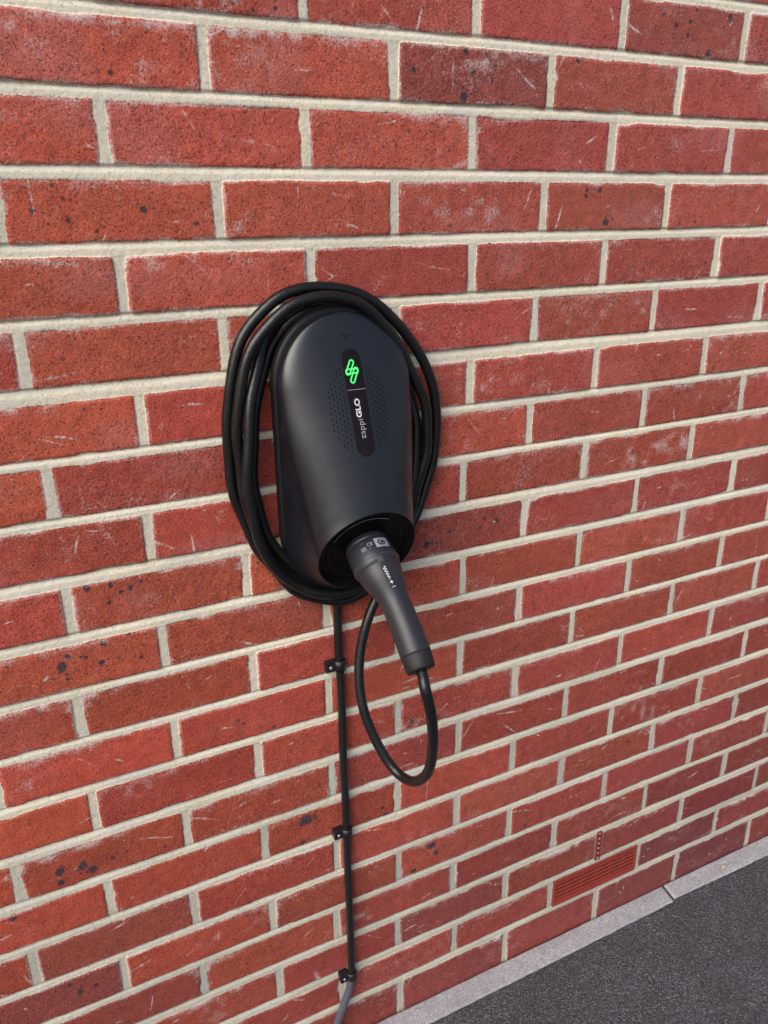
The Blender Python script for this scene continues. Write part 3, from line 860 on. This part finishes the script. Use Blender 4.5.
# dark name flash with small white script and a spark
bm = bmesh.new(); flat_poly(bm, stadium(.0042, .0175))
plug_art(bm, hs + .029, M['boot'], 'name_flash', .0042, .0003)
bm = bmesh.new()
sq = [(-.0022, .0020), (.0015, .0042), (.0018, .0008), (-.0018, .0006), (-.0010, -.0010), (.0016, -.0012)]
pts = []
for i in range(64):
    t = i / 63; y = .0125 - .0165 * t
    pts.append((.0020 * math.sin(t * 6.0 * 2 * math.pi * .8) * (1.0 - .35 * t) - .0002, y))
stroke_bm(bm, pts, .0008)
plug_art(bm, hs + .029, M['print'], 'lettering', .0042, .0007)
bm = bmesh.new()
star = []
for i in range(8):
    r_ = .0029 if i % 2 == 0 else .0010; star.append((r_ * math.cos(R(45 * i)), r_ * math.sin(R(45 * i)) - .0080))
flat_poly(bm, star); plug_art(bm, hs + .029, M['print'], 'spark_mark', .0042, .0007)
plug_art(rect(.0050, .0014, 0, -.0140), hs + .029, M['sticker'], 'latch_mark', .0042, .0007)

end = at_len(tot); dend = (ax[-1] - ax[-4]).normalized()
path = [tuple(end - dend * .010), tuple(end + dend * .008)] + CABLE_PATH
cp = smooth_path(catmull(path, .004), 10)
cp = [p + Vector((math.sin(i * .11) + math.sin(i * .29 + 1), math.sin(i * .17 + 2) * .4, math.sin(i * .13 + 4) + math.sin(i * .31))) * (.0009 * min(1, max(0, i - 190) / 60)) for i, p in enumerate(cp)]
put('cable', tube_mesh(cp, .0069, 20), M['rubber'], cc)

# ------------------------------------------------------------------ supply cable and clips
sc = empty('supply_cable', (.1305, -.008, .06), 'thin black supply cable running down the wall under the charger', 'cable')
sp = [(.1280, -.0085, .930), (.1262, -.0085, .870), (.1252, -.0090, .80), (.1265, -.0082, .7700), (.1275, -.0088, .70), (.1265, -.0095, .60), (.1282, -.0086, .52), (.1285, -.0080, .4624), (.1280, -.0088, .38), (.1285, -.0094, .28), (.1290, -.0086, .20), (.1290, -.0080, .1492), (.1262, -.0082, .132)]
put('sheath', tube_mesh(smooth_path(catmull(sp, .004), 6), .0061, 18), M['supply'], sc)
sl = [(.1290, -.0078, .1500), (.1258, -.0085, .130), (.1205, -.0095, .112), (.1120, -.0100, .090), (.1030, -.0100, .066), (.0940, -.0110, .044), (.0860, -.014, .018), (.080, -.018, -.03)]
put('sleeve', tube_mesh(smooth_path(catmull(sl, .003), 4), .0066, 18), M['sleeve'], sc)
def make_clip(z, x):
    c = empty('cable_clip', (x, 0, z), '', 'cable clip', 'clips holding the supply cable')
    bm = bmesh.new()
    box_bm(bm, x - .0215, x - .0050, -.0105, .003, z - .0085, z + .0085, .0012)
    put('clip_block', bm_mesh(bm), M['clip'], c, smooth=False)
    pts = []
    n = 14; r0 = .0064; r1 = .0086; V = []; F = []
    for zz in (-.0080, .0080):
        for r in (r0, r1):
            for k in range(n + 1):
                a = math.pi * (1.05 - 1.25 * k / n)
                V.append(Vector((x + r * math.cos(a), -.0082 - r * math.sin(a), z + zz)))
    m_ = n + 1
    for k in range(n):
        F += [(k, k + 1, m_ + k + 1, m_ + k), (2 * m_ + k, 2 * m_ + k + 1, 3 * m_ + k + 1, 3 * m_ + k), (k, k + 1, 2 * m_ + k + 1, 2 * m_ + k), (m_ + k, m_ + k + 1, 3 * m_ + k + 1, 3 * m_ + k)]
    F += [(0, m_, 3 * m_, 2 * m_), (n, n + m_, n + 3 * m_, n + 2 * m_)]
    bm = bmesh.new(); bm.from_mesh(mesh_from(V, F)); put('saddle', bm_mesh(bm), M['clip'], c)
    bm = bmesh.new(); bmesh.ops.create_uvsphere(bm, u_segments=16, v_segments=8, radius=.0031)
    for v in bm.verts: v.co = Vector((x - .0140 + v.co.x, -.0106 + v.co.y * .5, z - .0015 + v.co.z))
    put('screw', bm_mesh(bm), M['screw'], c)
    return c
def copy_tree(o, parent=None):
    c = o.copy(); col.objects.link(c)
    if parent:
        c.parent = parent; c.matrix_parent_inverse = o.matrix_parent_inverse.copy()
    for ch in o.children: copy_tree(ch, c)
    return c
clip0 = make_clip(.7700, .1265)
for i, (z, x, lab) in enumerate(((.7700, .1265, 'top black cable clip just below the coiled charging cable'),
                                 (.4624, .1288, 'middle black cable clip with a screw, halfway down the supply cable'),
                                 (.1492, .1290, 'lowest black cable clip, where the supply cable bends near the ground'))):
    c = clip0 if i == 0 else copy_tree(clip0)
    c.location = (x, 0, z)
    if i == 2: c.rotation_euler.y = R(-3)
    c['label'] = lab

# ------------------------------------------------------------------ camera and light
cam = bpy.data.cameras.new('camera'); co = bpy.data.objects.new('camera', cam); col.objects.link(co)
f, cx_, cy_, cz_, pitch, yaw, roll = 790.003, -.25129, -.931424, 1.383418, 1.208371, -.455702, -.011164
rot = Matrix.Rotation(yaw, 4, 'Z') @ Matrix.Rotation(pitch, 4, 'X') @ Matrix.Rotation(roll, 4, 'Z')
co.matrix_world = Matrix.Translation((cx_, cy_, cz_)) @ rot
cam.sensor_fit = 'HORIZONTAL'; cam.sensor_width = 36; cam.lens = f / 768 * 36
cam.clip_start = .01; cam.clip_end = 500
scene.camera = co

SUN_EL, SUN_AZ = R(42), R(-58)      # azimuth measured from -y towards +x (negative: to the left)
sd_ = Vector((math.sin(SUN_AZ) * math.cos(SUN_EL), -math.cos(SUN_AZ) * math.cos(SUN_EL), math.sin(SUN_EL)))
w = bpy.data.worlds.new('World'); scene.world = w; w.use_nodes = True
nt = w.node_tree; bg = nt.nodes['Background']
sky = nt.nodes.new('ShaderNodeTexSky'); sky.sky_type = 'NISHITA'; sky.sun_disc = False
sky.sun_elevation = SUN_EL
sky.sun_rotation = math.atan2(sd_.x, sd_.y)
sky.air_density = 1.0; sky.dust_density = 3.0; sky.ozone_density = 1.0
nt.links.new(sky.outputs[0], bg.inputs[0]); bg.inputs[1].default_value = .125
sun = bpy.data.lights.new('sun', 'SUN'); sun.energy = 3.3; sun.angle = R(52); sun.color = (1, .97, .93)
so = bpy.data.objects.new('sun', sun); col.objects.link(so)
so.rotation_euler = sd_.to_track_quat('Z', 'Y').to_euler()

scene.render.engine = 'CYCLES'
scene.render.resolution_x = 768; scene.render.resolution_y = 1024
scene.view_settings.view_transform = 'Standard'; scene.view_settings.look = 'None'
scene.view_settings.exposure = 0; scene.view_settings.gamma = 1
